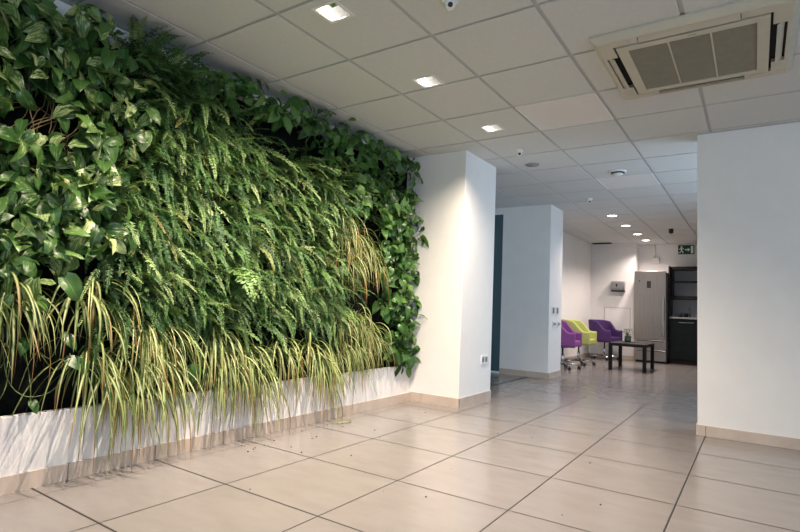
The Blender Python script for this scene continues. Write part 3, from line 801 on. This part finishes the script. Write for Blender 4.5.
# exit sign
t = thing('exit_sign', 'dark green emergency exit sign with running figure, arrow and doorway', 'sign', (-1.175, 12.249, 2.315))
MB().box((-.148, -.03, -.092), (.148, 0, .092)).build('board', M['signgreen'], t, bevel=.003)
ic = MB(); F_ = dict(o=(0, -.031, 0), ax=(1, 0, 0), ay=(0, 0, 1), n=(0, -1, 0), t=.002)
ic.prism([(.085, -.075), (.13, -.075), (.13, .075), (.085, .075)], **F_)
ic.prism([(-.02, -.012), (.03, -.012), (.03, -.04), (.072, 0), (.03, .04), (.03, .012), (-.02, .012)], **F_)
ic.prism([(-.085+.018*math.cos(a*PI/5), .058+.018*math.sin(a*PI/5)) for a in range(10)], **F_)
ic.prism([(-.105, .035), (-.075, .038), (-.07, -.01), (-.095, -.012)], **F_)
ic.prism([(-.075, .036), (-.045, .005), (-.035, .012), (-.065, .045)], **F_)
ic.prism([(-.105, .034), (-.135, .015), (-.13, .003), (-.098, .02)], **F_)
ic.prism([(-.082, -.008), (-.05, -.035), (-.052, -.075), (-.065, -.075), (-.066, -.042), (-.094, -.018)], **F_)
ic.prism([(-.095, -.01), (-.105, -.045), (-.14, -.055), (-.138, -.068), (-.095, -.058), (-.082, -.015)], **F_)
ic.build('pictogram', M['signwhite'], t)

# ------------------------------------------------------------------ refrigerator
fx0, fx1, fy0, fy1 = -2.035, -1.455, 11.50, 12.12
fg = thing('refrigerator', 'tall brushed steel refrigerator freezer beside the dark kitchen unit', 'refrigerator', ((fx0+fx1)/2, (fy0+fy1)/2, 0))
hw, hd = (fx1-fx0)/2, (fy1-fy0)/2
MB().box((-hw, -hd+.06, .04), (hw, hd, 1.80)).build('body', M['steelgrey'], fg, bevel=.004)
MB().box((-hw+.02, -hd+.08, 0), (hw-.02, hd-.02, .04)).build('plinth', M['black'], fg)
dd = MB().box((-hw, -hd, .458), (hw, -hd+.055, 1.82)).build('upper_door', M['steel'], fg, bevel=.008)
MB().box((-.055, -hd-.004, 1.48), (.02, -hd, 1.62)).build('display', M['black'], dd, bevel=.002)
MB().lathe([(.0, 0), (.014, 0), (.014, -.003), (.0, -.003)], 16, (-.19, -hd, 1.62), 'y').build('badge', M['black'], dd)
h = MB()
h.box((.235, -hd-.05, .52), (.265, -hd-.032, 1.31)).box((.24, -hd-.035, .56), (.26, -hd, .59)).box((.24, -hd-.035, 1.24), (.26, -hd, 1.27))
h.build('handle', M['chrome'], dd, bevel=.003)
for z0, z1 in ((.262, .446), (.05, .25)):
    q = MB().box((-hw, -hd, z0), (hw, -hd+.055, z1)).build('freezer_drawer', M['steel'], fg, bevel=.006)
    MB().box((-hw+.06, -hd-.004, z1-.022), (hw-.04, -hd+.002, z1-.008)).build('grip', M['black'], q)

# ------------------------------------------------------------------ kitchen unit
KX0, KX1 = -1.445, .35
t = thing('tall_side_panel', 'dark tall side panel between refrigerator and kitchen cabinets', 'panel', (KX0+.0125, 12.0, 0))
MB().box((-.0125, -.24, 0), (.0125, .249, 1.94)).build('board', M['carcass'], t)
t = thing('base_cabinet', 'dark low kitchen cabinet with steel bar handles under the grey worktop', 'cabinet', (KX0+.026, 11.76, 0))
W = KX1-KX0-.03
MB().box((0, .03, .09), (W, .48, .89)).box((.0, .05, 0), (W, .48, .09)).build('carcass', M['carcass'], t)
nd = 3; dw = W/nd
for q in range(nd):
    dd = MB().box((q*dw+.003, 0, .10), ((q+1)*dw-.003, .022, .885)).build('door', M['cabinet'], t, bevel=.002)
    zz = .82 if q == 0 else .74
    x0 = q*dw+(.16 if q == 0 else .02)
    hm = MB(); hm.box((x0, -.032, zz-.006), (x0+.26, -.02, zz+.006)).box((x0+.02, -.024, zz-.004), (x0+.03, 0, zz+.004)).box((x0+.23, -.024, zz-.004), (x0+.24, 0, zz+.004))
    hm.build('handle', M['chrome'], dd, bevel=.002)
tag(MB().box((KX0+.026, 11.735, .892), (KX1, 12.248, .928)).build('worktop', M['worktop'], bevel=.003), 'grey worktop on the dark low kitchen cabinet', 'worktop')
t = thing('splashback', 'pale blue-grey splashback between worktop and dark wall shelf', 'splashback', (KX0+.026, 12.248, .93))
for q in range(4): MB().box((q*.36+.002, -.008, 0), ((q+1)*.36-.002, 0, .37)).build('tile', M['splash'], t)
t = thing('wall_shelf', 'dark open wall shelf unit above the splashback', 'shelf', (KX0+.026, 11.90, 1.30))
s_ = MB()
s_.box((0, 0, -.02), (1.5, .348, .05)).box((0, 0, .58), (1.5, .348, .64)).box((0, 0, .05), (.025, .348, .59)).box((1.475, 0, .05), (1.5, .348, .59))
s_.build('case', M['carcass'], t)
MB().box((.025, .33, .05), (1.475, .347, .59)).build('back_board', M['splash'], t)
MB().box((.025, .02, .33), (1.475, .33, .35)).build('shelf_board', M['carcass'], t)
# tap, and things on the worktop
t = thing('kitchen_tap', 'small chrome tap standing on the worktop', 'tap', (-1.10, 12.14, .928))
MB().lathe([(.025, 0), (.025, .01), (.014, .015), (.014, .06)], 16).build('base', M['chrome'], t, smooth=True)
MB().tube([(0, 0, .05), (0, 0, .15), (0, -.03, .19), (0, -.09, .19), (0, -.12, .16)], .009).build('spout', M['chrome'], t, smooth=True)
MB().box((.012, -.006, .045), (.06, .006, .055)).build('lever', M['chrome'], t)
def cup(x, y, r, hgt, mat, lb, grp='dark cups by the tap'):
    t = thing('cup', lb, 'cup', (x, y, .928), 0, grp)
    MB().lathe([(r*.75, 0), (r, hgt*.5), (r, hgt), (r*.88, hgt), (r*.85, hgt*.3), (.0, hgt*.15)], 18).build('bowl', mat, t, smooth=True)
    MB().tube([(r*.9, 0, hgt*.8), (r*1.6, 0, hgt*.75), (r*1.6, 0, hgt*.35), (r*.9, 0, hgt*.25)], .005).build('handle', mat, t, smooth=True)
cup(-1.25, 11.93, .04, .085, M['black'], 'dark cup on the worktop, nearer the refrigerator'); cup(-1.14, 11.9, .038, .08, M['blackwood'], 'dark cup on the worktop, in front of the tap')

# ------------------------------------------------------------------ table with plant
tb = thing('coffee_table', 'low black square-legged coffee table in front of the refrigerator', 'table', (-1.76, 9.78, 0))
TW, TD = .29, .42
MB().box((-TW, -TD, .405), (TW, TD, .455)).build('tabletop', M['blackwood'], tb, bevel=.003)
for sx in (-1, 1):
    for sy in (-1, 1):
        x, y = sx*(TW-.028), sy*(TD-.028)
        MB().box((x-.027, y-.027, 0), (x+.027, y+.027, .405)).build('leg', M['blackwood'], tb, bevel=.002)
pv = thing('potted_plant', 'small dark leafy plant in a green glass jar on the black table', 'plant', (-1.86, 9.95, .455))
MB().lathe([(.0, 0), (.05, 0), (.055, .03), (.05, .09), (.04, .11), (.036, .11), (.045, .08), (.0, .02)], 20).build('jar', M['vaseglass'], pv, smooth=True)
WORG = (0, 0, 0); lv, st = Leaves(), MB()
_c = np.array([0, 0, 0.])
for k in range(46):
    a = rnd(0, 2*PI); r = rnd(.01, .085); z = rnd(.09, .24)
    ln = rnd(.035, .06)
    b = np.array([r*math.cos(a), r*math.sin(a), z])
    lv.grid(blade(b, (math.cos(a), math.sin(a), rnd(-.4, .5)), (0.2*math.cos(a), .2*math.sin(a), 1), ln, ln*.55, .7, .3), np.array([rnd(0, .5), .1, random.random()]))
    if k % 2: st.tube([(0, 0, .04), (b[0]*.5, b[1]*.5, z*.7), b], .0015, 4)
lv.build('leaves', M['glossy'], pv); st.build('stems', M['stem'], pv, smooth=True)

# ------------------------------------------------------------------ tub chairs (face local +x)
def tub_chair(mat, label):
    t = thing('tub_chair', label, 'chair', (0, 0, 0), 0, 'swivel tub chairs in the lounge')
    R, xa, th = .285, .27, .065
    path = []                                     # (x, y, nx, ny, s) from one arm front round the back
    for k in range(7): path.append((xa-(xa+.02)*k/6, -R, 0, -1, k/6*.35))
    for k in range(1, 18):
        a = -PI/2-PI*k/18; c, s = math.cos(a), math.sin(a)
        path.append((-.02+R*.98*c*1.0, R*s, c, s, .35+.3*k/18))
    for k in range(7): path.append((-.02+(xa+.02)*k/6, R, 0, 1, .65+k/6*.35))
    def top(s):
        q = abs(s-.5)/.5                          # 1 at arm fronts, 0 at the back
        e = min(1, max(0, (.78-q)/.62)); e = e*e*(3-2*e)
        return .605+.20*e
    m = MB(); vs = []; n = 10
    for (x, y, nx, ny, s) in path:
        zt = top(s); lean = max(0, (zt-.605))*.2; zb_ = .365
        ring = [(-.035, zb_), (0, zb_+.03), (.0, zb_+.12), (.0, zt-.03), (-.012, zt-.008), (-th/2, zt), (-th+.012, zt-.008), (-th, zt-.03), (-th+.005, zb_+.12), (-th+.01, zb_)]
        for o_, z in ring:
            L_ = o_+lean*(z-zb_)/(zt-zb_)*1.2
            vs.append((x+nx*L_, y+ny*L_, z))
    k = len(path)
    fs = [(j*n+i, j*n+(i+1) % n, (j+1)*n+(i+1) % n, (j+1)*n+i) for j in range(k-1) for i in range(n)]
    fs += [tuple(reversed(range(n))), tuple((k-1)*n+i for i in range(n))]
    m.add(vs, fs); m.build('back_shell', mat, t, smooth=True, bevel=.004)
    st = []
    for k in range(7): st.append((.265-(.285)*k/6, -.225))
    for k in range(1, 12):
        a = -PI/2-PI*k/12; st.append((-.02+.225*math.cos(a), .225*math.sin(a)))
    for k in range(7): st.append((-.02+.285*k/6, .225))
    MB().prism(st, (0, 0, .375), (1, 0, 0), (0, 1, 0), (0, 0, 1), .095).build('seat_cushion', mat, t, bevel=.018)
    MB().box((-.10, -.10, .35), (.10, .10, .375)).build('seat_plate', M['black'], t)
    MB().lathe([(.026, .09), (.026, .24), (.016, .245), (.016, .36)], 16).build('gas_column', M['chrome'], t, smooth=True)
    MB().lathe([(.04, .065), (.042, .11), (.03, .125)], 16).build('hub', M['chrome'], t, smooth=True)
    for q in range(5):
        a = 2*PI*q/5+.35; c, s = math.cos(a), math.sin(a)
        MB().tube([(c*.03, s*.03, .095), (c*.16, s*.16, .085), (c*.285, s*.285, .066)], [.022, .017, .013], 8).build('base_leg', M['chrome'], t, smooth=True)
        cs = MB(); cs.tube([(c*.28, s*.28, .075), (c*.28, s*.28, .045)], .009, 8)
        co = cs.build('caster', M['black'], t, smooth=True)
        w_ = MB(); b2 = a+1.0; ax = Vector((-math.sin(b2), math.cos(b2), 0)); cc = Vector((c*.285, s*.285, .027))
        for sg in (-1, 1): w_.tube([cc+ax*(sg*.006), cc+ax*(sg*.008), cc+ax*(sg*.022), cc+ax*(sg*.024)], [.022, .027, .027, .022], 14)
        w_.build('wheels', M['black'], co, smooth=True)
    return t
c1 = tub_chair(M['magenta'], 'magenta swivel tub chair half hidden behind the second white pillar')
c1.scale = (.93, .93, 1); c1.location = (-2.645, 8.80, 0); c1.rotation_euler.z = .05
def recolour(src, mat, lb, loc, rz):
    c = copy_tree(src); c['label'] = lb; c.location = loc; c.rotation_euler.z = rz
    for ch in c.children:
        if ch.data.materials[0] == M['magenta']:
            ch.data = ch.data.copy(); ch.data.materials[0] = mat
    return c
recolour(c1, M['lime'], 'lime green swivel tub chair between magenta and violet chairs', (-2.645, 9.75, 0), .0)
recolour(c1, M['violet'], 'dark violet swivel tub chair nearest the far lounge wall', (-2.575, 11.40, 0), -.25)

# ------------------------------------------------------------------ on the floor
lf = Leaves(); ribbon(lf, np.array([0, 0, .004]), 1.35, .30, -.30, .20, .022, np.array([.2, .75, .1]), .8, 1.0)
lf.V[0][:, 2] = np.maximum(lf.V[0][:, 2], .002); lf.V[0][:, 0] += .05*np.sin(lf.V[0][:, 1]*18)
WORG = (-2, 0, 0); o = lf.build('fallen_leaf', M['spider'], None); o.location = (-2.69, 3.14, 0); tag(o, 'withered yellow-green leaf fallen on the floor below the planter', 'leaf')
cr = MB()
for k in range(50):
    x, y = (-2.72+abs(random.gauss(0, .12)), rnd(2.2, 3.3)) if k < 28 else (rnd(-2.6, -.2), rnd(1.6, 4.2)); r = rnd(.002, .006)
    cr.lathe([(.0, 0), (r, 0), (r*.7, r*.7), (0, r*.8)], 5, (x, y, .0))
tag(cr.build('soil_crumbs', M['soil']), 'scattered crumbs of dark soil on the beige floor tiles', 'crumbs', kind='stuff')

# ------------------------------------------------------------------ light
def lamp(name, kind, loc, energy, col, rot=(0, 0, 0), **kw):
    d = bpy.data.lights.new(name, kind); d.energy = energy; d.color = col
    for k, v in kw.items(): setattr(d, k, v)
    o = bpy.data.objects.new(name, d); COL.objects.link(o); o.location = loc; o.rotation_euler = rot
    return o
WARM = (1.0, .83, .67)
for k, (x, y) in enumerate(LIGHTS+[(-1.818, .95)]):
    z = H+.012 if k < 3 else H-.02
    lamp('downlight_lamp', 'SPOT', (x, y, z), (300, 285, 170, 120)[k], WARM, spot_size=math.radians(142), spot_blend=1.0, shadow_soft_size=.018)
for y in RL:
    lamp('round_lamp', 'SPOT', (-1.815, y, H-.025), 85, (1, .84, .76), spot_size=math.radians(140), spot_blend=.7, shadow_soft_size=.05)
DAY = (.58, .78, 1.0)
lamp('day_side', 'AREA', (XR+.02, .5, 1.35), 20, DAY, (0, PI/2, 0), shape='RECTANGLE', size=1.6, size_y=4.0)
lamp('day_far', 'AREA', (1.24, 6.22, 1.25), 50, DAY, (0, PI/2, 0), shape='RECTANGLE', size=1.8, size_y=1.8)
lamp('day_back', 'AREA', (2.65, YB-.02, 1.35), 88, DAY, (PI/2, 0, 0), shape='RECTANGLE', size=2.4, size_y=1.6)

w = bpy.data.worlds.new('world'); SC.world = w; w.use_nodes = True
w.node_tree.nodes['Background'].inputs[0].default_value = (.75, .86, 1, 1); w.node_tree.nodes['Background'].inputs[1].default_value = 1.2

# ------------------------------------------------------------------ camera
f_, yaw, pitch, roll, cz = 526.88, -.5949, .0751, .0413, .9236
cy_, sy_, cp, sp_, cr_, sr = math.cos(yaw), math.sin(yaw), math.cos(pitch), math.sin(pitch), math.cos(roll), math.sin(roll)
fw = Vector((sy_*cp, cy_*cp, sp_)); rt_ = Vector((cy_, -sy_, 0)); up_ = rt_.cross(fw)
r_ = rt_*cr_+up_*sr; u_ = up_*cr_-rt_*sr
cam = bpy.data.cameras.new('camera'); cam.sensor_width = 36; cam.lens = f_*36/800; cam.clip_start = .05
co = bpy.data.objects.new('camera', cam); COL.objects.link(co)
mw = Matrix((r_, u_, -fw)).transposed().to_4x4(); mw.translation = (0, 0, cz); co.matrix_world = mw
SC.camera = co
vs_ = SC.view_settings
vs_.view_transform = 'Standard'; vs_.look = 'None'; vs_.gamma = 1; vs_.use_curve_mapping = False; vs_.exposure = 0.1
